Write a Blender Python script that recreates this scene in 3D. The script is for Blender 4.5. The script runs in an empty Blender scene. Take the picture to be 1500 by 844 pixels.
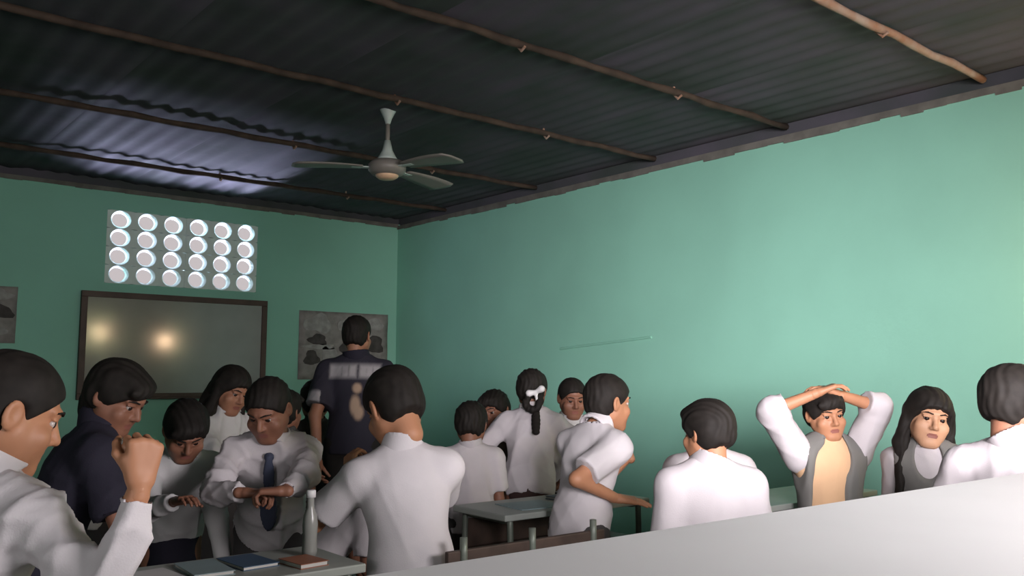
import bpy, bmesh, math, random
import numpy as np
from mathutils import Vector, Matrix
random.seed(7)
rng = np.random.RandomState(7)
C = bpy.context.scene.collection
PI = math.pi
R_ = math.radians

# ------------------------------------------------------------------ camera
CAMZ = 1.45
FPX, YAW, PITCH, ROLL = 1300.0, R_(39.39), R_(5.59), R_(0.27)
cd = bpy.data.cameras.new('camera')
cam = bpy.data.objects.new('camera', cd); C.objects.link(cam)
cd.sensor_width = 36.0; cd.lens = FPX / 1500 * 36.0; cd.clip_start = 0.02
fw = Vector((math.sin(YAW) * math.cos(PITCH), math.cos(YAW) * math.cos(PITCH), math.sin(PITCH)))
rt = Vector((math.cos(YAW), -math.sin(YAW), 0)); up = rt.cross(fw)
rt2 = rt * math.cos(ROLL) + up * math.sin(ROLL); up2 = -rt * math.sin(ROLL) + up * math.cos(ROLL)
M = Matrix((rt2, up2, -fw)).transposed().to_4x4(); M.translation = Vector((0, 0, CAMZ))
cam.matrix_world = M
cd.dof.use_dof = False
bpy.context.scene.camera = cam

def ray(px, py):
    return fw + rt2 * ((px - 750) / FPX) + up2 * ((422 - py) / FPX)
def P(px, py, d):
    "room point seen at photograph position px,py at distance d along the viewing axis"
    return Vector((0, 0, CAMZ)) + ray(px, py) * d
def on_y(px, py, y):
    r = ray(px, py); return Vector((0, 0, CAMZ)) + r * (y / r.y)
def on_z(px, py, z):
    r = ray(px, py); return Vector((0, 0, CAMZ)) + r * ((z - CAMZ) / r.z)
def on_x(px, py, x):
    r = ray(px, py); return Vector((0, 0, CAMZ)) + r * (x / r.x)

# ------------------------------------------------------------------ world, lights, exposure
YF = 8.7                                   # front wall
XR = on_y(583, 325, YF).x                  # right wall
ZC = 0.5 * (on_y(583, 327, YF).z + on_y(0, 256, YF).z)
XL, YB = -3.2, -1.3
sc = bpy.context.scene
w = bpy.data.worlds.new('sky'); sc.world = w; w.use_nodes = True
bg = w.node_tree.nodes['Background']; bg.inputs[0].default_value = (0.60, 0.545, 0.555, 1); bg.inputs[1].default_value = 0.95
sc.view_settings.view_transform = 'Standard'; sc.view_settings.look = 'None'
sc.view_settings.exposure = 0.0; sc.view_settings.gamma = 1.0; sc.view_settings.use_curve_mapping = False

def area(name, loc, target, sx, sy, energy, col, spread=180):
    l = bpy.data.lights.new(name, 'AREA'); l.shape = 'RECTANGLE'; l.size = sx; l.size_y = sy
    l.energy = energy; l.color = col; l.spread = R_(spread)
    o = bpy.data.objects.new(name, l); C.objects.link(o); o.location = loc
    o.rotation_euler = (Vector(target) - Vector(loc)).to_track_quat('-Z', 'Y').to_euler(); return o
# daylight through the back window behind the camera, plus an added fill at the left
area('window_daylight', (0.6, YB + 0.03, 1.85), (5.35, 3.85, 1.6), 1.5, 1.0, 50, (1.0, 0.94, 0.98), 48)
area('window_daylight_right_half', (2.2, YB + 0.03, 1.85), (0.9, 3, 0.9), 1.3, 1.0, 55, (1.0, 0.94, 0.97), 115)
area('left_fill_light', (XL + 0.03, -0.4, 1.85), (8, 1.6, 1.6), 1.0, 1.0, 34, (1.0, 0.94, 0.97), 140)  # fill light added to brighten the students and table on the left
# sunlit ground outside throwing light up through the air bricks onto the roof
area('ground_bounce', (4.9, YF + 4.3, 0.02), (4.9, YF + 4.3, 5), 1.6, 7.4, 11500, (0.66, 0.68, 1.0), 180)

# ------------------------------------------------------------------ materials
MATS = {}
def mat(name, col, rough=0.7, metal=0.0, var=0.12, scale=6.0, bump=0.0, bscale=40.0, emit=None, spec=0.4, col2=None):
    if name in MATS: return MATS[name]
    m = bpy.data.materials.new(name); m.use_nodes = True; nt = m.node_tree; b = nt.nodes['Principled BSDF']
    b.inputs['Roughness'].default_value = rough; b.inputs['Metallic'].default_value = metal
    b.inputs['Specular IOR Level'].default_value = spec
    tc = nt.nodes.new('ShaderNodeTexCoord')
    n = nt.nodes.new('ShaderNodeTexNoise'); n.inputs['Scale'].default_value = scale; n.inputs['Detail'].default_value = 4
    nt.links.new(tc.outputs['Object'], n.inputs['Vector'])
    mx = nt.nodes.new('ShaderNodeMix'); mx.data_type = 'RGBA'
    c2 = col2 or tuple(c * (1 - var) for c in col)
    mx.inputs[6].default_value = (*col, 1); mx.inputs[7].default_value = (*c2, 1)
    cr = nt.nodes.new('ShaderNodeMapRange'); cr.inputs[1].default_value = 0.35; cr.inputs[2].default_value = 0.65
    nt.links.new(n.outputs[0], cr.inputs[0]); nt.links.new(cr.outputs[0], mx.inputs[0])
    nt.links.new(mx.outputs[2], b.inputs['Base Color'])
    if bump:
        n2 = nt.nodes.new('ShaderNodeTexNoise'); n2.inputs['Scale'].default_value = bscale; n2.inputs['Detail'].default_value = 5
        nt.links.new(tc.outputs['Object'], n2.inputs['Vector'])
        bp = nt.nodes.new('ShaderNodeBump'); bp.inputs['Strength'].default_value = bump; bp.inputs['Distance'].default_value = 0.01
        nt.links.new(n2.outputs[0], bp.inputs['Height']); nt.links.new(bp.outputs[0], b.inputs['Normal'])
    if emit:
        b.inputs['Emission Color'].default_value = (*emit[0], 1); b.inputs['Emission Strength'].default_value = emit[1]
    MATS[name] = m; return m
m_wall = mat('green_wall_paint', (0.268, 0.562, 0.435), 0.75, var=0.08, scale=1.3, bump=0.15, bscale=18)
m_vent = mat('air_brick_paint', (0.74, 0.84, 0.78), 0.8, var=0.1)
m_roof = mat('roof_sheet', (0.104, 0.092, 0.116), 0.8, col2=(0.055, 0.066, 0.062), scale=1.1, spec=0.2, bump=0.2, bscale=12)
m_purlin_lit = mat('rusty_purlin_lit', (0.30, 0.15, 0.09), 0.8, var=0.5, scale=9, bump=0.3, col2=(0.36, 0.27, 0.22))  # rust colour, brightened to hold the light falling on one purlin
m_purlin_unlit = mat('dark_brown_purlin_unlit', (0.07, 0.045, 0.032), 0.85, var=0.5, scale=9, bump=0.3)  # the other purlins, with their lack of light put into a darker brown
m_plaster = mat('bare_plaster', (0.17, 0.16, 0.14), 0.9, var=0.3, scale=9)
m_floor = mat('cement_floor', (0.16, 0.15, 0.14), 0.8, var=0.3, scale=3, bump=0.2)
m_white = mat('white_laminate', (0.70, 0.69, 0.69), 0.55, var=0.04, scale=3)
m_steel = mat('grey_green_steel', (0.16, 0.18, 0.15), 0.45, metal=0.3, var=0.2)
m_desk = mat('grey_desk_laminate', (0.34, 0.36, 0.33), 0.4, var=0.15, scale=4)
m_dwood = mat('dark_brown_wood', (0.07, 0.045, 0.035), 0.55, var=0.4, scale=12)
m_frame = mat('brown_board_frame', (0.10, 0.065, 0.05), 0.6, var=0.3)
m_board = mat('grey_board_surface', (0.27, 0.25, 0.235), 0.11, var=0.15, scale=2.2, spec=0.6)
m_fan = mat('fan_enamel', (0.25, 0.225, 0.20), 0.4, var=0.1)
m_fanw = mat('fan_white_metal', (0.55, 0.62, 0.58), 0.35, var=0.08)
m_cap_glint = mat('fan_cap_warm_glint', (0.85, 0.55, 0.36), 0.35, var=0.1)  # warm lamp reflection under the motor, put into the cap colour
m_paper = mat('poster_paper', (0.30, 0.28, 0.26), 0.8, var=0.3, scale=10)
m_ink = mat('poster_dark_picture', (0.08, 0.07, 0.065), 0.8, var=0.4, scale=16)
m_ink2 = mat('poster_pale_picture', (0.36, 0.35, 0.33), 0.8, var=0.3, scale=16)

# ------------------------------------------------------------------ object helpers
def link(o, parent=None):
    C.objects.link(o)
    if parent is not None: o.parent = parent
    return o
def obj(name, bm, m, parent=None, smooth=False, kind=None):
    me = bpy.data.meshes.new(name); bm.to_mesh(me); bm.free()
    for mm in (m if isinstance(m, (list, tuple)) else [m]): me.materials.append(mm)
    if smooth: me.polygons.foreach_set('use_smooth', [True] * len(me.polygons))
    o = bpy.data.objects.new(name, me); link(o, parent)
    if kind: o['kind'] = kind
    return o
def tag(o, label, cat, group=None):
    o['label'] = label; o['category'] = cat
    if group: o['group'] = group
    return o
def thing(name, label, cat, loc=(0, 0, 0), rz=0, group=None):
    o = bpy.data.objects.new(name, None); o.empty_display_size = 0.1; C.objects.link(o)
    o.location = loc; o.rotation_euler = (0, 0, rz); return tag(o, label, cat, group)
def box(bm, x0, x1, y0, y1, z0, z1, bev=0.0, mtx=None):
    r = bmesh.ops.create_cube(bm, size=1.0)
    for v in r['verts']:
        v.co = Vector(((x0 + x1) / 2 + v.co.x * (x1 - x0), (y0 + y1) / 2 + v.co.y * (y1 - y0), (z0 + z1) / 2 + v.co.z * (z1 - z0)))
        if mtx: v.co = mtx @ v.co
    if bev:
        es = list({e for v in r['verts'] for e in v.link_edges})
        bmesh.ops.bevel(bm, geom=es, offset=bev, segments=2, affect='EDGES', profile=0.5)
    return bm
def bx(*a, **k): return box(bmesh.new(), *a, **k)
def tube(bm, pts, r, seg=8):
    pts = [Vector(p) for p in pts]; rings = []
    for i, p in enumerate(pts):
        d = (pts[min(i + 1, len(pts) - 1)] - pts[max(i - 1, 0)]).normalized()
        a = d.orthogonal().normalized() if i == 0 else (rings[-1][1] - d * rings[-1][1].dot(d)).normalized()
        b = d.cross(a); rr = r[i] if isinstance(r, (list, tuple)) else r
        rings.append(([bm.verts.new(p + (a * math.cos(2 * PI * k / seg) + b * math.sin(2 * PI * k / seg)) * rr) for k in range(seg)], a))
    for i in range(len(rings) - 1):
        for k in range(seg):
            bm.faces.new((rings[i][0][k], rings[i][0][(k + 1) % seg], rings[i + 1][0][(k + 1) % seg], rings[i + 1][0][k]))
    bm.faces.new(rings[0][0][::-1]); bm.faces.new(rings[-1][0]); return bm
def lathe(prof, seg=24, c=(0, 0, 0)):
    bm = bmesh.new(); rings = []
    for r, z in prof:
        rings.append([bm.verts.new((c[0] + r * math.cos(2 * PI * k / seg), c[1] + r * math.sin(2 * PI * k / seg), c[2] + z)) for k in range(seg)])
    for i in range(len(rings) - 1):
        for k in range(seg):
            bm.faces.new((rings[i][k], rings[i][(k + 1) % seg], rings[i + 1][(k + 1) % seg], rings[i + 1][k]))
    bm.faces.new(rings[0][::-1]); bm.faces.new(rings[-1]); return bm
def struct(name, bm, m, parent=None):
    o = obj(name, bm, m, parent); 
    if parent is None: o['kind'] = 'structure'
    return o
def curve_pts(pts, n=10):
    pts = [Vector(p) for p in pts]; out = []
    for i in range(len(pts) - 1):
        p0 = pts[max(i - 1, 0)]; p1 = pts[i]; p2 = pts[i + 1]; p3 = pts[min(i + 2, len(pts) - 1)]
        for k in range(n):
            t = k / n
            out.append(0.5 * ((2 * p1) + (p2 - p0) * t + (2 * p0 - 5 * p1 + 4 * p2 - p3) * t * t + (3 * p1 - p0 - 3 * p2 + p3) * t ** 3))
    out.append(pts[-1]); return out

# ------------------------------------------------------------------ room shell
struct('floor', bx(XL, XR, YB, YF, -0.1, 0), m_floor)
# air brick opening measured on the front wall
va = on_y(160, 306, YF); vb = on_y(378, 352, YF); vc = on_y(152, 420, YF); vd = on_y(372, 430, YF)
VX0, VX1 = (va.x + vc.x) / 2, (vb.x + vd.x) / 2
VZ1, VZ0 = (on_y(180, 322, YF).z + on_y(363, 342, YF).z) / 2, (on_y(171, 403, YF).z + on_y(357, 414, YF).z) / 2
hx0 = (on_y(180, 322, YF).x + on_y(171, 403, YF).x) / 2; hx1 = (on_y(363, 342, YF).x + on_y(357, 414, YF).x) / 2
PX = (hx1 - hx0) / 5; PZ = (VZ1 - VZ0) / 3
VX0, VX1 = hx0 - PX / 2, hx1 + PX / 2; VZ0 -= PZ / 2; VZ1 += PZ / 2
ZW = ZC
bm = bmesh.new(); T = 0.16
for a in ((XL - .15, VX0, 0, ZW), (VX1, XR + .15, 0, ZW), (VX0, VX1, 0, VZ0), (VX0, VX1, VZ1, ZW)):
    box(bm, a[0], a[1], YF, YF + T, a[2], a[3])
wf = struct('wall_front', bm, m_wall)
struct('trim_5', bx(XL - .15, XR + .15, YF + .03, YF + T, ZW, ZW + .19), m_roof)
# one air brick with a splayed round hole
def air_brick():
    bm = bmesh.new(); n = 32; hw, hh, d = PX / 2 - .0002, PZ / 2 - .0002, 0.07
    r0, r1 = 0.084, 0.070
    def ring(f, y): return [bm.verts.new((f(2 * PI * k / n)[0], y, f(2 * PI * k / n)[1])) for k in range(n)]
    def sq(t):
        c, s = math.cos(t), math.sin(t); q = min(hw / abs(c) if abs(c) > 1e-6 else 9, hh / abs(s) if abs(s) > 1e-6 else 9); return (c * q, s * q)
    def el(r): return lambda t: (r * 1.08 * math.cos(t), r * 0.98 * math.sin(t))
    rs = [ring(sq, d), ring(sq, 0.0), ring(el(r0), 0.0), ring(el(r1), 0.025), ring(el(r1), d), ]
    rs.append(rs[0])
    for i in range(len(rs) - 1):
        for k in range(n):
            bm.faces.new((rs[i][k], rs[i][(k + 1) % n], rs[i + 1][(k + 1) % n], rs[i + 1][k]))
    bmesh.ops.recalc_face_normals(bm, faces=bm.faces)
    return bm
first = None
for i in range(6):
    for j in range(4):
        if first is None: o = first = obj('air_brick', air_brick(), m_vent, wf)
        else: o = bpy.data.objects.new('air_brick', first.data); link(o, wf)
        o.location = (VX0 + PX * (i + .5), YF + 0.004 * ((i * 7 + j * 3) % 3), VZ0 + PZ * (j + .5))
struct('wall_right', bx(XR, XR + T, YB - .15, YF + T, 0, ZW - 0.02), m_wall)
struct('trim_4', bx(XR + .03, XR + T, YB - .15, YF + T, ZW - 0.02, ZW + .19), m_roof)
# left and back walls with window openings
def wall_hole(name, along, const0, const1, a0, a1, h0, h1, w0, w1):
    bm = bmesh.new()
    for p, q, r, s in ((a0, h0, 0, ZW), (h1, a1, 0, ZW), (h0, h1, 0, w0), (h0, h1, w1, ZW)):
        if along == 'x': box(bm, p, q, const0, const1, r, s)
        else: box(bm, const0, const1, p, q, r, s)
    return struct(name, bm, m_wall)
wall_hole('wall_back', 'x', YB - T, YB, XL - .15, XR, -0.1, 2.9, 1.3, 2.4)
wall_hole('wall_left', 'y', XL - T, XL, YB, YF, -1.0, 0.2, 1.3, 2.4)
for n, (c, s, al) in enumerate((((1.4, YB - .08), 3.0, 'x'), ((XL - .08, -0.4), 1.2, 'y'))):
    bm = bmesh.new(); h = s / 2
    for a in (-h, -h / 3, h / 3, h):
        if al == 'x': box(bm, c[0] + a - .025, c[0] + a + .025, c[1] - .03, c[1] + .03, 1.3, 2.4)
        else: box(bm, c[0] - .03, c[0] + .03, c[1] + a - .025, c[1] + a + .025, 1.3, 2.4)
    struct('window_%d' % (n + 1), bm, m_frame)
# ceiling: corrugated sheets on purlins
ceil = struct('ceiling', bx(XL - .4, XR + .4, YB - .4, YF + .5, ZC + 0.20, ZC + 0.24), m_roof)
def sheet():
    bm = bmesh.new(); n = 7 * 8; W = 1.06; rows = 5; L = YF + .4 - (YB - .3)
    g = [[bm.verts.new((W * i / n, L * j / rows, 0.006 * math.cos(2 * PI * 7 * i / n))) for j in range(rows + 1)] for i in range(n + 1)]
    for i in range(n):
        for j in range(rows): bm.faces.new((g[i][j], g[i][j + 1], g[i + 1][j + 1], g[i + 1][j]))
    return bm
x = XL - .3; s0 = None; k = 0
while x < XR + .3:
    if s0 is None: o = s0 = obj('roof_sheet', sheet(), m_roof, ceil, smooth=True)
    else: o = bpy.data.objects.new('roof_sheet', s0.data); link(o, ceil)
    o.location = (x, YB - .3, ZC + 0.068 + 0.010 * (k % 2)); x += 0.99; k += 1
# purlins (from the three poles and the two dark lines in the lit patch)
zp = ZC + 0.03
pys = [on_z(1330, 62, zp).y, on_z(690, 42, zp).y, on_z(565, 141, zp).y, on_z(290, 186, zp).y, on_z(235, 246, zp).y]
pys = [pys[0] - 2.5, pys[0] - 1.25] + pys
for k, y in enumerate(pys):
    bm = bmesh.new(); n = 40
    tube(bm, [(XL + .02 + (XR - XL - .04) * i / n, y + 0.006 * math.sin(i * 1.7 + k), zp + 0.004 * math.sin(i * 2.3 + k)) for i in range(n + 1)],
         [0.022 + 0.003 * math.sin(i * 3.1 + k) for i in range(n + 1)], 8)
    obj('purlin', bm, m_purlin_lit if k == 2 else m_purlin_unlit, ceil, smooth=True)
    for bxx in (0.6, 2.95, XR - 1.2):          # hook bolts through the sheets
        obj('hook_bolt', tube(bmesh.new(), [(bxx, y + .03, ZC + .08), (bxx, y + .035, zp), (bxx, y, zp - .036), (bxx, y - .03, zp - .02)], 0.008, 6), m_purlin_lit, ceil)
# thin strip under the roof line and the faint strip on the right wall
bm = bmesh.new(); n = 60
for k in range(n):
    xa = XL + (XR - XL) * k / n; xb = XL + (XR - XL) * (k + 1) / n
    box(bm, xa, xb, YF - .012, YF, ZW - .035 - .012 * random.random(), ZW)
struct('trim_1', bm, m_plaster)
bm = bmesh.new(); n = 70
for k in range(n):
    ya = YB + (YF - YB) * k / n; yb = YB + (YF - YB) * (k + 1) / n
    box(bm, XR - .012, XR, ya, yb, ZW - .06 - .022 * random.random(), ZW - .02)
struct('trim_2', bm, m_plaster)
a = on_x(822, 511, XR); b = on_x(955, 494, XR)
struct('trim_3', tube(bmesh.new(), [(XR - .008, a.y, a.z), (XR - .008, b.y, b.z)], 0.010, 8), m_wall)

# ------------------------------------------------------------------ board and posters on the front wall
def quad_on_front(pts):
    q = [on_y(px, py, YF) for px, py in pts]
    return min(p.x for p in q), max(p.x for p in q), q
bl, br = (on_y(120, 427, YF).x + on_y(109, 575, YF).x) / 2, on_y(388, 500, YF).x
bt, bb = (on_y(120, 427, YF).z + on_y(388, 440, YF).z) / 2, (on_y(215, 585, YF).z + on_y(310, 583, YF).z) / 2
t = thing('wall_board', 'wide grey glossy writing board in brown wooden frame below the air bricks', 'board', ((bl + br) / 2, YF, bb))
W2, H = (br - bl) / 2, bt - bb; f = 0.055
obj('board_surface', bx(-W2 + f * .6, W2 - f * .6, -.03, -.012, f * .6, H - f * .6), m_board, t)
for nm, a in (('frame_rail', (-W2, W2, H - f, H)), ('frame_rail', (-W2, W2, 0, f)), ('frame_stile', (-W2, -W2 + f, f, H - f)), ('frame_stile', (W2 - f, W2, f, H - f))):
    obj(nm, bx(a[0], a[1], -.045, -.005, a[2], a[3], bev=.004), m_frame, t)
obj('chalk_ledge', bx(-W2 + .1, W2 - .1, -.10, -.045, 0.0, 0.02, bev=.004), m_frame, t)

def poster(name, label, x0, x1, z0, z1, pics):
    t = thing(name, label, 'poster', ((x0 + x1) / 2, YF, z0)); W = (x1 - x0) / 2; H = z1 - z0
    bm = bmesh.new(); n = 12
    g = [[bm.verts.new((-W + 2 * W * i / n, -.008 - .004 * math.sin(i * 1.3 + j), H * j / n)) for j in range(n + 1)] for i in range(n + 1)]
    for i in range(n):
        for j in range(n): bm.faces.new((g[i][j], g[i + 1][j], g[i + 1][j + 1], g[i][j + 1]))
    o = obj('paper_sheet', bm, m_paper, t, smooth=True)
    md = o.modifiers.new('thickness', 'SOLIDIFY'); md.thickness = 0.003
    for (u0, u1, v0, v1, dark) in pics:
        bm = bmesh.new(); cu, cv = (u0 + u1) / 2, (v0 + v1) / 2; vs = []
        for k in range(18):
            an = 2 * PI * k / 18; rr = 1 + .18 * math.sin(3 * an + cu * 20) + .1 * math.sin(5 * an + cv * 9)
            vs.append(bm.verts.new((-W + 2 * W * (cu + (u1 - u0) / 2 * rr * math.cos(an)), -.016, H * (cv + (v1 - v0) / 2 * rr * math.sin(an)))))
        fc = bm.faces.new(vs); r = bmesh.ops.extrude_face_region(bm, geom=[fc])
        for v in r['geom']:
            if isinstance(v, bmesh.types.BMVert): v.co.y += .003
        obj('picture', bm, m_ink if dark else m_ink2, t)
    return t
px0 = on_y(437, 500, YF).x; px1 = on_y(567, 500, YF).x
pz1 = (on_y(440, 455, YF).z + on_y(567, 461, YF).z) / 2; pz0 = on_y(445, 556, YF).z
poster('wall_poster', 'grey picture poster on the green wall right of the writing board', px0, px1, pz0, pz1,
       [(.05, .35, .68, .95, 0), (.1, .3, .5, .66, 1), (.06, .22, .2, .42, 1), (.25, .42, .05, .5, 0), (.42, .62, .7, .92, 0), (.45, .58, .35, .6, 1), (.06, .4, .44, .52, 0), (.68, .95, .75, .92, 0), (.72, .95, .4, .66, 1), (.5, .7, .1, .3, 0)])
qx1 = on_y(24, 460, YF).x
poster('wall_poster', 'narrow grey poster at the far left edge of the green wall', qx1 - .75, qx1, on_y(15, 503, YF).z, on_y(15, 420, YF).z,
       [(.6, .97, .42, .68, 1), (.6, .95, .75, .95, 0), (.62, .9, .1, .35, 0), (.1, .5, .5, .9, 1)])

# ------------------------------------------------------------------ ceiling fan
hub = P(567, 246, 6.05)
topz = zp - .02
t = thing('ceiling_fan', 'three-bladed ceiling fan with pale down rod hanging below a roof purlin', 'fan', (hub.x, hub.y, hub.z))
ZT = on_y(565, 150, hub.y).z - hub.z
obj('canopy', lathe([(.012, ZT - .16), (.028, ZT - .11), (.058, ZT - .05), (.062, ZT - .015), (.045, ZT)], 24), m_fanw, t, smooth=True)
obj('hanger_hook', tube(bmesh.new(), [(0, 0, ZT - .01), (0, 0, max(ZT + .02, topz - hub.z))], .009, 8), m_steel, t)
obj('down_rod', tube(bmesh.new(), [(0, 0, .09), (0, 0, ZT - .12)], .0155, 12), m_fan, t, smooth=True)
obj('rod_shroud', lathe([(.075, .05), (.06, .075), (.036, .12), (.02, .19)], 24), m_fanw, t, smooth=True)
obj('motor_housing', lathe([(.05, -.055), (.10, -.05), (.128, -.02), (.128, .02), (.105, .045), (.05, .055)], 32), m_fan, t, smooth=True)
obj('bottom_cap', lathe([(.02, -.082), (.055, -.078), (.075, -.064), (.08, -.05)], 28), m_cap_glint, t, smooth=True)
for tipx, tipy in ((465, 243), (713, 222), (660, 277)):
    tp = on_z(tipx, tipy, hub.z - .02) - hub; an = math.atan2(tp.y, tp.x); L = 0.63
    if tipx == 465: fanL = tp.length
    bm = bmesh.new(); n = 14
    g = []
    for i in range(n + 1):
        u = i / n; r = .17 + (L - .17) * u; hw = (.060 + .048 * math.sin(min(1, u * 1.25) * PI / 2)) * (1 if u < .93 else 1 - (u - .93) * 7)
        g.append([bm.verts.new((r, s * hw, -s * hw * .07 - .02 * u * u)) for s in (-1, -.5, 0, .5, 1)])
    for i in range(n):
        for j in range(4): bm.faces.new((g[i][j], g[i + 1][j], g[i + 1][j + 1], g[i][j + 1]))
    b = obj('blade', bm, m_fan, t, smooth=True); b.rotation_euler = (0, 0, an)
    md = b.modifiers.new('thickness', 'SOLIDIFY'); md.thickness = 0.008
    br_ = obj('blade_bracket', bx(.10, .24, -.022, .022, -.010, -.002, bev=.002), m_fanw, b)

# two wall lamps (their glints show in the board)
def wall_lamp(x, y, z, label, e):
    t = thing('wall_lamp', label, 'lamp', (x, y, z))
    obj('back_plate', bx(-.02, 0, -.05, .05, -.06, .06, bev=.004), m_fanw, t)
    obj('lamp_holder', tube(bmesh.new(), [(-.02, 0, 0), (-.07, 0, 0), (-.09, 0, -.03)], .018, 10), m_dwood, t)
    b = obj('bulb', lathe([(.012, .04), (.02, .02), (.04, -.01), (.045, -.04), (.03, -.075), (.008, -.085)], 20, (-.09, 0, -.06)),
            mat('warm_bulb', (1, .8, .6), emit=((1, .62, .34), 20)), t, smooth=True)
    l = bpy.data.lights.new('lamp_glow', 'POINT'); l.energy = 30; l.color = (1, .66, .4); l.shadow_soft_size = .05
    lo = bpy.data.objects.new('lamp_glow', l); link(lo, t); lo.location = (-.17, 0, -.08)
for (lx, ly), lb in (((152, 487), 'round wall lamp on the right wall near the back corner'), ((248, 500), 'round wall lamp on the right wall beside the camera')):
    r = ray(lx, ly); k1 = (YF - .03) / r.y; q = Vector((0, 0, CAMZ)) + r * k1
    r2 = Vector((r.x, -r.y, r.z)); k2 = (XR - .1 - q.x) / r2.x; q2 = q + r2 * k2
    if q2.y < YB + .1: k2 = (YB + .15 - q.y) / r2.y; q2 = q + r2 * k2
    print('OBJECTS LAMP', q2, ZC, XR); wall_lamp(q2.x + .09, q2.y, q2.z + .08, lb, 1)
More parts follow.
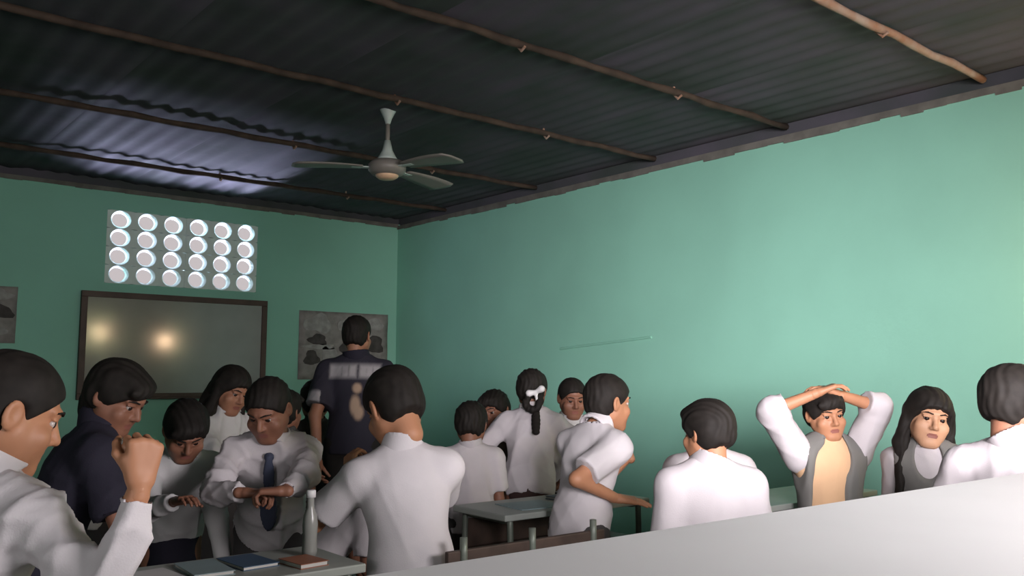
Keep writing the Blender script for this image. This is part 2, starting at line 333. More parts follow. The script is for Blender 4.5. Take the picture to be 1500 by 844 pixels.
#PART2
# ------------------------------------------------------------------ implicit-surface modelling
class Field:
    def __init__(self, lo, hi, h):
        self.lo = np.array(lo, float) - 3 * h; self.h = h
        self.n = np.ceil((np.array(hi) + 3 * h - self.lo) / h).astype(int) + 1
        self.F = np.ones(self.n, np.float32)
        self.ax = [(self.lo[i] + h * np.arange(self.n[i])).astype(np.float32) for i in range(3)]
    def win(self, lo, hi):
        s = []
        for i in range(3):
            a = max(0, int((lo[i] - self.lo[i]) / self.h)); b = min(self.n[i], int((hi[i] - self.lo[i]) / self.h) + 2); s.append(slice(a, max(a, b)))
        return tuple(s), (self.ax[0][s[0]][:, None, None], self.ax[1][s[1]][None, :, None], self.ax[2][s[2]][None, None, :])
    def put(self, s, d, k):
        a = self.F[s]
        if k > 0:
            t = np.clip(.5 + .5 * (a - d) / k, 0, 1); self.F[s] = a * (1 - t) + d * t - k * t * (1 - t)
        else: self.F[s] = np.minimum(a, d)
    def cut(self, s, d, k=0.0):
        a = self.F[s]; b = -d
        if k > 0:
            t = np.clip(.5 - .5 * (a - b) / k, 0, 1); self.F[s] = a * (1 - t) + b * t + k * t * (1 - t)
        else: self.F[s] = np.maximum(a, b)
    def cap(self, a, b, ra, rb, k=0.02, planes=(), sub=False):
        a = np.array(a, float); b = np.array(b, float); m = max(ra, rb) + .05
        s, (X, Y, Z) = self.win(np.minimum(a, b) - m, np.maximum(a, b) + m)
        d = b - a; L = max(d @ d, 1e-9)
        t = np.clip(((X - a[0]) * d[0] + (Y - a[1]) * d[1] + (Z - a[2]) * d[2]) / L, 0, 1)
        q = np.sqrt((X - a[0] - t * d[0]) ** 2 + (Y - a[1] - t * d[1]) ** 2 + (Z - a[2] - t * d[2]) ** 2) - (ra + (rb - ra) * t)
        for (o, n) in planes: q = np.maximum(q, (X - o[0]) * n[0] + (Y - o[1]) * n[1] + (Z - o[2]) * n[2])
        (self.cut if sub else self.put)(s, q.astype(np.float32), k)
    def ell(self, c, R, r, k=0.02, planes=(), sub=False):
        c = np.array(c, float); R = np.eye(3) if R is None else np.array(R, float); m = max(r) + .05
        s, (X, Y, Z) = self.win(c - m, c + m); X = X - c[0]; Y = Y - c[1]; Z = Z - c[2]
        U = [X * R[0][i] + Y * R[1][i] + Z * R[2][i] for i in range(3)]
        k0 = np.sqrt(sum((U[i] / r[i]) ** 2 for i in range(3))); k1 = np.sqrt(sum((U[i] / r[i] ** 2) ** 2 for i in range(3))) + 1e-6
        q = k0 * (k0 - 1) / k1
        X = X + c[0]; Y = Y + c[1]; Z = Z + c[2]
        for (o, n) in planes: q = np.maximum(q, (X - o[0]) * n[0] + (Y - o[1]) * n[1] + (Z - o[2]) * n[2])
        (self.cut if sub else self.put)(s, q.astype(np.float32), k)
    def plane(self, o, n):
        X, Y, Z = self.ax[0][:, None, None], self.ax[1][None, :, None], self.ax[2][None, None, :]
        self.F = np.maximum(self.F, ((X - o[0]) * n[0] + (Y - o[1]) * n[1] + (Z - o[2]) * n[2]).astype(np.float32))
    def mesh(self):
        F = self.F; F[0] = F[-1] = 1; F[:, 0] = F[:, -1] = 1; F[:, :, 0] = F[:, :, -1] = 1
        S = F < 0; nx, ny, nz = F.shape
        c8 = [S[i:nx - 1 + i, j:ny - 1 + j, k:nz - 1 + k] for i in (0, 1) for j in (0, 1) for k in (0, 1)]
        cnt = sum(c.astype(np.int8) for c in c8); act = (cnt > 0) & (cnt < 8)
        idx = -np.ones(act.shape, np.int32); ii = np.argwhere(act); idx[act] = np.arange(len(ii))
        acc = np.zeros((len(ii), 3)); w = np.zeros(len(ii))
        I, J, K = ii.T
        for ax in range(3):
            o = [0, 0, 0]; o[ax] = 1; oth = [a for a in range(3) if a != ax]
            for p in (0, 1):
                for q in (0, 1):
                    b = [0, 0, 0]; b[oth[0]] = p; b[oth[1]] = q
                    f0 = F[I + b[0], J + b[1], K + b[2]]; f1 = F[I + b[0] + o[0], J + b[1] + o[1], K + b[2] + o[2]]
                    m = (f0 < 0) != (f1 < 0); t = np.where(m, f0 / np.where(f0 == f1, 1, f0 - f1), 0)
                    pt = np.zeros((len(ii), 3)); pt[:, oth[0]] = p; pt[:, oth[1]] = q; pt[:, ax] = t
                    acc[m] += pt[m]; w[m] += 1
        V = self.lo + self.h * (ii + acc / w[:, None])
        Q = []
        for ax in range(3):
            sl0 = [slice(1, n - 1) for n in F.shape]; sl1 = list(sl0); sl0[ax] = slice(0, F.shape[ax] - 1); sl1[ax] = slice(1, F.shape[ax])
            A = S[tuple(sl0)]; B = S[tuple(sl1)]; e = np.argwhere(A != B); off = np.array([1, 1, 1]); off[ax] = 0; e = e + off
            inside = S[e[:, 0], e[:, 1], e[:, 2]]
            u, v = [(1, 2), (2, 0), (0, 1)][ax]
            du = np.zeros(3, int); du[u] = 1; dv = np.zeros(3, int); dv[v] = 1
            g = lambda e: idx[e[:, 0], e[:, 1], e[:, 2]]
            q = np.stack([g(e - du - dv), g(e - dv), g(e), g(e - du)], 1)
            q[~inside] = q[~inside][:, ::-1]; Q.append(q)
        return V, np.concatenate(Q)

def vnormals(V, Q):
    n = np.cross(V[Q[:, 2]] - V[Q[:, 0]], V[Q[:, 3]] - V[Q[:, 1]]); N = np.zeros_like(V)
    for i in range(4): np.add.at(N, Q[:, i], n)
    return N / (np.linalg.norm(N, axis=1)[:, None] + 1e-12)
def folds(V, seed, f=22.0):
    r = np.random.RandomState(seed); out = np.zeros(len(V))
    for i in range(5):
        d = r.normal(size=3) * np.array([1, 1, .55]); d /= np.linalg.norm(d); d2 = r.normal(size=3)
        ph = V @ d * f * (0.7 + .35 * i) + 1.4 * np.sin(V @ d2 * 7 + i) + r.uniform(0, 6)
        out += (1 - np.abs(np.sin(ph))) ** 2 / (1 + .35 * i)
    return out / 3 - .35
def join(parts):
    V = []; Q = []; mi = []; o = 0
    for v, q, m in parts:
        V.append(v); Q.append(q + o); mi.append(np.full(len(q), m) if np.isscalar(m) else m); o += len(v)
    return np.concatenate(V), np.concatenate(Q), np.concatenate(mi)
def np_obj(name, V, Q, mats, parent, mi=None, origin=(0, 0, 0), col=None):
    me = bpy.data.meshes.new(name); V = V - np.array(origin)
    me.vertices.add(len(V)); me.vertices.foreach_set('co', V.astype(np.float32).ravel())
    me.loops.add(len(Q) * 4); me.loops.foreach_set('vertex_index', Q.astype(np.int32).ravel())
    me.polygons.add(len(Q)); me.polygons.foreach_set('loop_start', np.arange(0, len(Q) * 4, 4, dtype=np.int32))
    for mm in mats: me.materials.append(mm)
    if mi is not None: me.polygons.foreach_set('material_index', mi.astype(np.int32))
    me.polygons.foreach_set('use_smooth', np.ones(len(Q), bool))
    if col is not None:
        a = me.color_attributes.new('print', 'FLOAT_COLOR', 'POINT'); a.data.foreach_set('color', col.astype(np.float32).ravel())
    me.update(calc_edges=True); me.validate()
    o = bpy.data.objects.new(name, me); link(o, parent); return o

# ---- head, in its own frame: y forward, z up
def build_head():
    h = .0048; F = Field((-.10, -.13, -.21), (.10, .14, .13), h)
    F.ell((0, -.012, .030), None, (.074, .094, .082), 0)
    F.ell((0, .030, -.045), None, (.056, .060, .066), .03)
    F.ell((0, .062, -.098), None, (.024, .022, .018), .03)
    for s in (-1, 1):
        F.cap((s * .050, .0, -.055), (s * .022, .06, -.098), .019, .015, .03)      # jaw line
        F.cap((s * .046, .010, -.030), (s * .036, .045, -.055), .027, .024, .03)
        F.ell((s * .046, .060, -.030), None, (.022, .020, .022), .02)            # cheek
        F.cap((s * .010, .084, .028), (s * .046, .066, .026), .010, .008, .012)  # brow
    for s in (-1, 1): F.ell((s * .032, .092, .004), None, (.017, .013, .009), .010, sub=True)
    for s in (-1, 1): F.cap((s * .020, .0835, .0125), (s * .045, .074, .0115), .0042, .0042, .004); F.cap((s * .022, .082, -.0065), (s * .044, .073, -.005), .0040, .0040, .004)
    F.cap((0, .082, .012), (0, .103, -.026), .008, .0115, .012)
    for s in (-1, 1): F.ell((s * .0115, .090, -.032), None, (.0085, .011, .0075), .006)
    F.cap((-.017, .080, -.0575), (.017, .080, -.0575), .0065, .0065, .006)
    F.cap((-.014, .079, -.069), (.014, .079, -.069), .0075, .0075, .006)
    F.cap((-.024, .088, -.0632), (.024, .088, -.0632), .0022, .0022, .003, sub=True)
    for s in (-1, 1):
        Rt = np.array([[math.cos(s * .35), -math.sin(s * .35), 0], [math.sin(s * .35), math.cos(s * .35), 0], [0, 0, 1]])
        F.ell((s * .080, -.012, -.004), Rt, (.0085, .020, .032), .006)
        F.ell((s * .087, -.008, .000), Rt, (.006, .011, .018), .004, sub=True)
    F.cap((0, -.022, -.05), (0, -.026, -.105), .050, .044, .03)
    V, Q = F.mesh(); c = V[Q].mean(1)
    mi = np.zeros(len(Q), int)
    mi[((c[:, 0] / .0225) ** 2 + ((c[:, 2] + .0633) / .0115) ** 2 < 1) & (c[:, 1] > .07)] = 1
    return V, Q, mi
HEAD = build_head()
def ball(c, r, n=12, m=8):
    bm = bmesh.new(); bmesh.ops.create_uvsphere(bm, u_segments=n, v_segments=m, radius=r)
    me = bpy.data.meshes.new('b'); bm.to_mesh(me); bm.free()
    V = np.array([v.co[:] for v in me.vertices]) + np.array(c); Q = [list(p.vertices) + ([p.vertices[2]] if len(p.vertices) == 3 else []) for p in me.polygons]
    bpy.data.meshes.remove(me); return V, Q
def hair_noise(V, Q, seed, amp, dirn=(1, .3, .15)):
    N = vnormals(V, Q); d = np.array(dirn)
    w = np.sin(V @ (d * 260) + 2.2 * np.sin(V[:, 2] * 45 + seed) + seed) * .5 + np.sin(V @ (d * 120 + 30) + seed * 2) * .5
    return V + N * (w * amp * 1.3)[:, None]
def build_hair(style):
    h = .0052; lo, hi = (-.13, -.17, -.15), (.13, .13, .15)
    if style in ('long', 'tied'): lo = (-.16, -.20, -.46)
    if style == 'braids': lo = (-.16, -.22, -.30)
    F = Field(lo, hi, h)
    top = .0 if style in ('crop',) else .006
    F.ell((0, -.014, .034), None, (.086 + top, .106 + top, .092 + top), 0)
    F.ell((0, -.040, -.012), None, (.076 + top, .072 + top, .072), .02)
    # front, below the hair line
    k = {'crop': -.020 , 'fringe': -.034, 'long': -.030, 'tied': -.022, 'braids': -.022, 'full': -.030}[style]
    X, Y, Z = F.ax[0][:, None, None], F.ax[1][None, :, None], F.ax[2][None, None, :]
    side = .10 * np.abs(X) / .08 * .1
    F.F = np.maximum(F.F, (k - (-(Y) * .75 + Z * .66) - side * 0).astype(np.float32))
    F.F = np.maximum(F.F, (-(Z + .066 + .35 * np.minimum(Y + .05, .03))).astype(np.float32))
    if style == 'fringe' or style == 'full':
        F.ell((0, .050, .078), None, (.066, .052, .030), .02); F.ell((.03, .085, .062), None, (.045, .020, .022), .02)
    for sx in (-1, 1):
        F.ell((sx * .090, -.006, -.012), None, (.030, .024, .036), .006, sub=True) if style in ('crop', 'fringe') else None
    if style == 'long':
        for sx in (-1, 1):
            F.cap((sx * .080, -.005, .02), (sx * .096, .012, -.12), .024, .028, .03)
            F.cap((sx * .096, .012, -.12), (sx * .080, .075, -.36), .028, .016, .03)
        F.ell((0, -.085, -.12), None, (.095, .040, .17), .03)
    if style == 'tied':
        F.ell((0, -.118, .0), None, (.030, .030, .030), .02)
        F.cap((0, -.130, -.01), (.015, -.125, -.18), .030, .030, .02); F.cap((.015, -.125, -.18), (.02, -.11, -.36), .030, .012, .02)
    if style == 'braids':
        pts = [(.035, -.10, -.03), (.072, -.115, -.075), (.060, -.12, -.125), (.020, -.12, -.135), (-.008, -.12, -.10), (.008, -.11, -.05)]
        pts = [tuple(p) for p in curve_pts(pts, 4)]
        for i in range(len(pts) - 1): F.cap(pts[i], pts[i + 1], .017 + .003 * (i % 2), .020 - .003 * (i % 2), .008)
    V, Q = F.mesh()
    return hair_noise(V, Q, 3.0, .0022 if style != 'crop' else .0014), Q
HAIR = {k: build_hair(k) for k in ('crop', 'fringe', 'full', 'long', 'tied', 'braids')}

# ---- hands: wrist at origin, fingers along +y, palm faces -z, thumb on +x
def build_hand(curl):
    h = .0037; F = Field((-.075, -.05, -.11), (.085, .20, .05), h)
    F.cap((0, -.03, 0), (0, .0, 0), .024, .023, 0)
    for x, e in ((-.028, .078), (-.010, .086), (.010, .088), (.028, .084)):
        F.cap((x * .55, .005, 0), (x, e - .004, 0), .0155, .0125, .012)
    F.cap((.018, .02, -.006), (.034, .045, -.010), .017, .014, .012)
    tips = []
    for x, e, L, rr in ((-.030, .076, .060, .0075), (-.0105, .085, .074, .0085), (.0105, .087, .080, .0088), (.030, .082, .072, .0085)):
        p = np.array([x, e, 0.]); a = 0.0; sp = x * 2.2
        for i, f in enumerate((.45, .31, .24)):
            a += curl[i]; d = np.array([math.sin(sp) * math.cos(a) * .6, math.cos(a), -math.sin(a)]); q = p + d * L * f
            F.cap(p, q, rr * (1.06 - .1 * i), rr * (.96 - .1 * i), .003); p = q
    p = np.array([.030, .030, -.008]); T_ = curl[3]
    for i, (L, r) in enumerate(((.038, .0115), (.028, .0098), (.022, .0085))):
        an = 0.9 - T_ * (i * .55 + .22); d = np.array([math.sin(an), math.cos(an), -.25 - T_ * .5 * (i + 1) * .6]); d /= np.linalg.norm(d); q = p + d * L
        F.cap(p, q, r, r * .93, .004); p = q
    return F.mesh()
HAND = {'relaxed': build_hand((R_(22), R_(24), R_(18), .5)), 'fist': build_hand((R_(78), R_(88), R_(60), 1.3)),
        'flat': build_hand((R_(6), R_(8), R_(5), .15)), 'hold': build_hand((R_(48), R_(50), R_(30), 1.0))}

def skin_mat(tone):
    return mat('skin_%s' % tone, {'warm': (0.40, 0.185, 0.10), 'deep': (0.24, 0.105, 0.065), 'mid': (0.33, 0.15, 0.09), 'light': (0.55, 0.30, 0.18)}[tone], 0.55, var=0.10, scale=14)
m_lip = mat('lips', (0.25, 0.09, 0.07), 0.5); m_eye = mat('eye_white', (0.42, 0.36, 0.33), 0.3); m_iris = mat('dark_iris', (0.02, 0.012, 0.01), 0.2)
m_hair = mat('black_hair', (0.016, 0.013, 0.011), 0.7, var=0.3, scale=40, spec=0.2)
CL = {'white': (0.56, 0.525, 0.54), 'greywhite': (0.52, 0.48, 0.495), 'softwhite': (0.55, 0.53, 0.53), 'navy': (0.022, 0.020, 0.032), 'grey': (0.17, 0.165, 0.155),
      'charcoal': (0.055, 0.05, 0.05), 'maroon': (0.05, 0.028, 0.025), 'black': (0.022, 0.02, 0.018), 'tan': (0.66, 0.42, 0.25), 'blue': (0.06, 0.07, 0.11)}
def cloth(c): return mat('cloth_' + c, CL[c], 0.85, var=0.06, scale=8, bump=0.12, bscale=260, spec=0.2)
def print_mat():
    m = mat('printed_navy_cloth', CL['navy'], 0.85); nt = m.node_tree; b = nt.nodes['Principled BSDF']
    at = nt.nodes.new('ShaderNodeAttribute'); at.attribute_name = 'print'; nt.links.new(at.outputs['Color'], b.inputs['Base Color']); return m

def ik(S, T, L1, L2, pole):
    d = T - S; D = d.length; mx = (L1 + L2) * .985
    if D > mx: T = S + d * (mx / D); d = T - S; D = mx
    D = max(D, abs(L1 - L2) + .02); u = d.normalized(); a = (L1 * L1 - L2 * L2 + D * D) / (2 * D); hh = math.sqrt(max(L1 * L1 - a * a, 0))
    p = pole - u * pole.dot(u)
    p = p.normalized() if p.length > 1e-5 else u.orthogonal().normalized()
    return S + u * a + p * hh, T

HZ = Vector((math.sin(YAW), math.cos(YAW), 0)); HR = Vector((math.cos(YAW), -math.sin(YAW), 0)); ZU = Vector((0, 0, 1))
def frame(yaw, pitch=0, roll=0):
    "rows: right, forward, up; yaw relative to the view (0 = facing away, + = turned to the right)"
    f = HZ * math.cos(R_(yaw)) + HR * math.sin(R_(yaw)); r = f.cross(ZU)
    f2 = f * math.cos(R_(pitch)) - ZU * math.sin(R_(pitch)); u = r.cross(f2)
    r2 = r * math.cos(R_(roll)) - u * math.sin(R_(roll)); u2 = u * math.cos(R_(roll)) + r * math.sin(R_(roll))
    return r2, f2, u2
NP = lambda v: np.array(v[:])
def xf(V, o, fr, s=1.0, mirror=False):
    V = V * s
    if mirror: V = V * np.array([-1, 1, 1])
    return NP(o) + V[:, :1] * NP(fr[0]) + V[:, 1:2] * NP(fr[1]) + V[:, 2:] * NP(fr[2])
BODY = []
def person(label, head, face=(0, 0, 0), body=0, lean=0, sway=0, s=.84, hs=.95, hair='crop', skin='warm', top='white', sleeve='short',
           bottom='charcoal', skirt=False, L=None, R=None, collar=True, vest=None, tie=None, seed=1, hem=.06, group=None, face_parts=True, wrinkle=.006, printed=False, arm_cloth=None, fwd=0.0, neckdrop=.0):
    Hc = P(*head); hf = frame(*face)
    br, bf, bu0 = frame(body)
    U = (ZU * math.cos(R_(lean)) + bf * math.sin(R_(lean))); U = (U * math.cos(R_(sway)) + br * math.sin(R_(sway))).normalized()
    bF = (bf - U * bf.dot(U)).normalized(); bR = bF.cross(U)
    Nb = Hc - (hf[2] * .5 + U * .5) * (.108 * hs) - U * (.010 * s + neckdrop) - bF * fwd
    Pv = Nb - U * .50 * s
    Sh = {q: Nb - U * .088 * s + bR * q * .158 * s for q in (-1, 1)}
    Hp = {q: Pv + bR * .085 * s * q for q in (-1, 1)}
    legL = .43 * s; ank = .075 * s
    need = (Pv.z - ank) / (2 * legL * .995); Lg = legL * max(1.0, min(need, 1.25))
    Ft = {q: Vector((Pv.x, Pv.y, 0)) + bR * .10 * s * q - bf * .02 * q for q in (-1, 1)}
    for q in (-1, 1): Ft[q].z = ank
    Kn = {}
    for q in (-1, 1): Kn[q], Ft[q] = ik(Hp[q], Ft[q], Lg, Lg, bf)
    El, Wr, Hd = {}, {}, {}
    la, lf = .275 * s, .235 * s
    for q, A in ((-1, L), (1, R)):
        if A is None:
            T = Sh[q] - ZU * .49 * s + bR * q * .05 + bf * .06; pole = -bf * 1.0; pose = 'relaxed'; pn = -bR * q
        else:
            T = P(*A[0]) if not isinstance(A[0], Vector) else A[0]
            pl = A[1]; pole = HR * pl[0] + HZ * pl[1] + ZU * pl[2]; pose = A[2]; pn = A[3]; pn = HR * pn[0] + HZ * pn[1] + ZU * pn[2]
        El[q], Wr[q] = ik(Sh[q], T, la, lf, pole); fd = (Wr[q] - El[q]).normalized()
        if A is not None and len(A) > 4: hd = (HR * A[4][0] + HZ * A[4][1] + ZU * A[4][2]).normalized()
        else: hd = fd
        z = -(pn - hd * pn.dot(hd)); z = z.normalized() if z.length > .01 else hd.orthogonal().normalized()
        x = hd.cross(z)                  # thumb side; mirrored when needed
        Hd[q] = (pose, hd, x, z)
    root = thing('person', label, 'person', (Pv.x, Pv.y, 0), 0, group); org = (Pv.x, Pv.y, 0)
    n = lambda v: NP(v)
    Rm = np.array([n(bR), n(bF), n(U)]).T
    pts = [Nb, Pv, *Sh.values(), *El.values(), *Wr.values(), *Kn.values(), *Ft.values()]
    lo = np.min([n(p) for p in pts], 0) - .14; hi = np.max([n(p) for p in pts], 0) + .14
    # body under the clothes
    F = Field(lo, hi, .012)
    F.ell(n(Nb - U * .17 * s), Rm, (.145 * s, .090 * s, .17 * s), 0)
    F.ell(n(Nb - U * .36 * s), Rm, (.118 * s, .082 * s, .15 * s), .04)
    F.ell(n(Pv), Rm, (.140 * s, .095 * s, .11 * s), .04)
    nk = Hc + hf[1] * (-.024 * hs) - hf[2] * .085 * hs
    F.cap(n(Nb - U * .03), n(nk), .047 * s + .004, .046 * hs, .02)
    for q in (-1, 1):
        F.cap(n(Nb - U * .02), n(Sh[q]), .045 * s, .048 * s, .04)
        F.cap(n(Sh[q]), n(El[q]), .046 * s, .036 * s, .02); F.cap(n(El[q]), n(Wr[q]), .036 * s, .025 * s, .012)
        F.cap(n(Hp[q]), n(Kn[q]), .078 * s, .052 * s, .03); F.cap(n(Kn[q]), n(Ft[q]), .052 * s, .034 * s, .02)
    V, Q = F.mesh(); parts = [(V, Q, 0)]
    parts.append((xf(HEAD[0], Hc, hf, hs), HEAD[1], HEAD[2]))
    for q in (-1, 1):
        pose, hd, x, z = Hd[q]; hv, hq = HAND[pose]; mir = q > 0
        # right hand palm down: thumb towards the left
        X = x
        frm = (X, hd, z); vv = xf(hv, Wr[q] + hd * .012, frm, s * .98, mirror=mir)
        parts.append((vv, hq[:, ::-1] if mir else hq, 0))
    V, Q, mi = join(parts)
    sk = skin_mat(skin); np_obj('body', V, Q, [sk, m_lip], root, mi, org)
    # eyes and brows
    if face_parts:
        for e in (-1, 1):
            bv, bq = ball((e * .0305, .0725, .003), .0117); ev = xf(bv, Hc, hf, hs); bq = np.array(bq)
            c = bv[bq].mean(1) - np.array((e * .0305, .0725, .003)); im = ((c[:, 1] > .0058)).astype(int)
            np_obj('eye', ev, bq, [m_eye, m_iris], root, im, org)
            Fb = Field((-.06, .05, .01), (.06, .11, .05), .003)
            Fb.cap((e * .014, .0935, .026), (e * .034, .088, .031), .0030, .0032, 0); Fb.cap((e * .034, .088, .031), (e * .050, .073, .026), .0032, .0022, .002)
            bv, bq = Fb.mesh(); np_obj('eyebrow', xf(bv, Hc, hf, hs), bq, [m_hair], root, None, org)
    hv, hq = HAIR[hair]; np_obj('hair', xf(hv, Hc, hf, hs), hq, [m_hair], root, None, org)
    # ---- clothes
    def torso(F, g, hemk):
        F.ell(n(Nb - U * .17 * s), Rm, (.152 * s + g, .098 * s + g, .175 * s + g), 0)
        F.ell(n(Nb - U * .36 * s), Rm, (.132 * s + g, .095 * s + g, .16 * s), .05)
        F.ell(n(Pv + U * .01), Rm, (.150 * s + g, .108 * s + g, .12 * s + hemk), .05)
        for q in (-1, 1): F.cap(n(Nb - U * .010 * s), n(Sh[q] - U * .005), .040 * s + g * .6, .052 * s + g, .04)
    F = Field(lo, hi, .0095); g = .016
    torso(F, g, hem)
    F.plane(n(Pv - U * hem), n(-U))
    for q in (-1, 1):
        ad = (El[q] - Sh[q]).normalized(); fd = (Wr[q] - El[q]).normalized()
        if sleeve == 'short':
            ct = Sh[q] + ad * la * .78
            F.cap(n(Sh[q]), n(El[q]), .058 * s + .012, .064 * s + .012, .03, planes=[(n(ct), n(ad))])
        elif sleeve == 'long':
            F.cap(n(Sh[q]), n(El[q]), .056 * s + .012, .050 * s + .008, .03); ct = Wr[q] - fd * .01
            F.cap(n(El[q]), n(Wr[q]), .048 * s + .008, .036 * s + .006, .015, planes=[(n(ct), n(fd))])
    F.cap(n(Nb + U * .008), n(nk + (nk - Nb) * .6), .050 * s + .004, .054 * s + .008, .004, sub=True)
    V, Q = F.mesh(); N = vnormals(V, Q); V = V + N * (folds(V, seed) * wrinkle * 2)[:, None]
    if printed:
        lx = (V - n(Nb)) @ n(bR); lz = (V - n(Nb)) @ n(U); ly = (V - n(Nb)) @ n(bF)
        col = np.tile(np.array([*CL['navy'], 1.0]), (len(V), 1)); wgt = np.zeros(len(V)); wt2 = np.zeros(len(V))
        for cx_ in (-.115, -.085, -.045, .000, .060, .095, .135):
            wgt = np.maximum(wgt, np.clip(1.8 - np.maximum(abs(lx - cx_) / .017, abs(lz + .09) / .030), 0, 1))
        for (c1, c2, a_, b_) in ((.030, -.19, .018, .020), (.020, -.29, .020, .040), (.040, -.33, .020, .030)):
            wt2 = np.maximum(wt2, np.clip(2.2 - 1.2 * np.hypot((lx - c1) / a_, (lz - c2) / b_), 0, 1))
        arm = np.clip(2 - np.abs((V - n(Sh[-1] + (El[-1] - Sh[-1]) * .66)) @ n((El[-1] - Sh[-1]).normalized())) / .022, 0, 1) * (lx < -.18)
        wgt = np.maximum(wgt * (ly < .02), arm); wt2 = wt2 * (ly < .02)
        col[:, :3] = col[:, :3] * (1 - wgt[:, None]) + np.array([.34, .32, .33]) * wgt[:, None]
        col[:, :3] = col[:, :3] * (1 - wt2[:, None]) + np.array([.40, .28, .20]) * wt2[:, None]
        np_obj('t_shirt', V, Q, [print_mat()], root, None, org, col)
    else: np_obj('tunic' if top == 'tan' else 'shirt', V, Q, [cloth(top)], root, None, org)
    if arm_cloth:
        for q in (-1, 1):
            ad = (El[q] - Sh[q]).normalized(); fd = (Wr[q] - El[q]).normalized(); F = Field(lo, hi, .0095)
            F.cap(n(Sh[q]), n(El[q]), .064 * s + .012, .060 * s + .012, .03); ct = El[q] + fd * lf * .35
            F.cap(n(El[q]), n(Wr[q]), .058 * s + .010, .050 * s + .010, .015, planes=[(n(ct), n(fd))])
            V, Q = F.mesh(); N = vnormals(V, Q); V = V + N * (folds(V, seed + q) * .016)[:, None]
            np_obj('sleeve', V, Q, [cloth(arm_cloth)], root, None, org)
    if collar:
        F = Field(n(Nb) - .16, n(Nb) + .16, .0055); ax_ = (nk - Nb).normalized(); a0 = Nb - ax_ * .012; 
        F.cap(n(a0 - ax_ * .03), n(a0 + ax_ * .10), .074 * s + .012, .060 * s + .008, 0, planes=[(n(a0 + ax_ * .052), n((ax_ + bF * .45).normalized())), (n(a0 - ax_ * .012), n(-ax_))])
        F.cap(n(a0 - ax_ * .05), n(a0 + ax_ * .14), .064 * s + .009, .051 * s + .005, 0, sub=True)
        V, Q = F.mesh()
        if len(Q): np_obj('collar', V, Q, [cloth(top if not printed else 'navy')], root, None, org)
    if vest:
        F = Field(lo, hi, .0095); torso(F, g + .016, .05); F.plane(n(Pv - U * .04), n(-U))
        for q in (-1, 1):
            F.plane(n(Sh[q] + bR * q * .012), n(bR * q))
        F.cap(n(Nb + U * .02 - bF * .02), n(Nb - U * .20 * s + bF * .22), .070 * s, .05, .01, sub=True)
        if vest.endswith('_open'):
            vest_ = vest[:-5]; F.cap(n(Nb + bF * .16 + bR * .05), n(Pv + bF * .15 + bR * .13 - U * .1), .09, .135, .01, sub=True)
        else: vest_ = vest
        V, Q = F.mesh(); N = vnormals(V, Q); V = V + N * (folds(V, seed + 5) * .008)[:, None]
        np_obj('vest', V, Q, [cloth(vest_)], root, None, org)
    if tie:
        F = Field(n(Nb) - .45, n(Nb) + .45, .007)
        if tie[0] == 'front':
            a = Nb + bF * (.085 * s + .012) - U * .05; b = Nb + bF * (.112 * s + .026) - U * .20; c = Nb + bF * (.105 * s + .030) - U * .34 * s
            F.ell(n(a), Rm, (.020, .014, .018), 0); F.ell(n((a + b) / 2), Rm, (.022, .010, .09), .01); F.ell(n(b * .4 + c * .6), Rm, (.034, .010, .10), .01)
        else:
            a = Nb - bF * (.085 * s + .018) + bR * .03 - U * .02; b = Nb - bF * (.125 * s + .018) + bR * .035 - U * .16
            for k_ in range(7):
                t_ = k_ / 6; p_ = a * (1 - t_) + b * t_; F.ell(n(p_), Rm, (.020 + .006 * math.sin(t_ * 3), .016, .020), .006)
        V, Q = F.mesh(); np_obj('tie' if tie[0] == 'front' else 'braid', V, Q, [cloth(tie[1]) if tie[0] == 'front' else m_hair], root, None, org)
    # trousers or skirt
    F = Field(lo, hi, .012)
    if skirt:
        F.ell(n(Pv), Rm, (.152 * s, .112 * s, .12 * s), 0)
        km = (Kn[-1] + Kn[1]) / 2; F.cap(n(Pv - ZU * .02), n(km), .125 * s, .165 * s, .05, planes=[(n(km - ZU * .05), np.array([0, 0, -1.]))])
    else:
        F.ell(n(Pv), Rm, (.150 * s, .108 * s, .115 * s), 0)
        for q in (-1, 1): F.cap(n(Hp[q]), n(Kn[q]), .092 * s, .072 * s, .03); F.cap(n(Kn[q]), n(Ft[q] + ZU * .02), .072 * s, .060 * s, .02)
    F.plane(n(Pv + U * .12), n(U))
    V, Q = F.mesh(); N = vnormals(V, Q); V = V + N * (folds(V, seed + 9, 16) * .010)[:, None]
    np_obj('skirt' if skirt else 'trousers', V, Q, [cloth(bottom)], root, None, org)
    for q in (-1, 1):
        F = Field(n(Ft[q]) - .26, n(Ft[q]) + .26, .010); f3 = bf
        a = Vector((Ft[q].x, Ft[q].y, .04)); F.cap(n(a - f3 * .04), n(a + f3 * .12 * s), .036, .034, 0); F.ell(n(a + f3 * .03 + ZU * .03), None, (.04, .04, .045), .02)
        F.plane(n(Vector((0, 0, .004))), np.array([0, 0, -1.]))
        V, Q = F.mesh(); np_obj('shoe', V, Q, [mat('black_shoe', (.02, .018, .017), .5)], root, None, org)
    return root, dict(Hc=Hc, Nb=Nb, Pv=Pv, Sh=Sh, El=El, Wr=Wr, hf=hf, U=U, bR=bR, bF=bF, org=Vector(org))
#PEOPLE

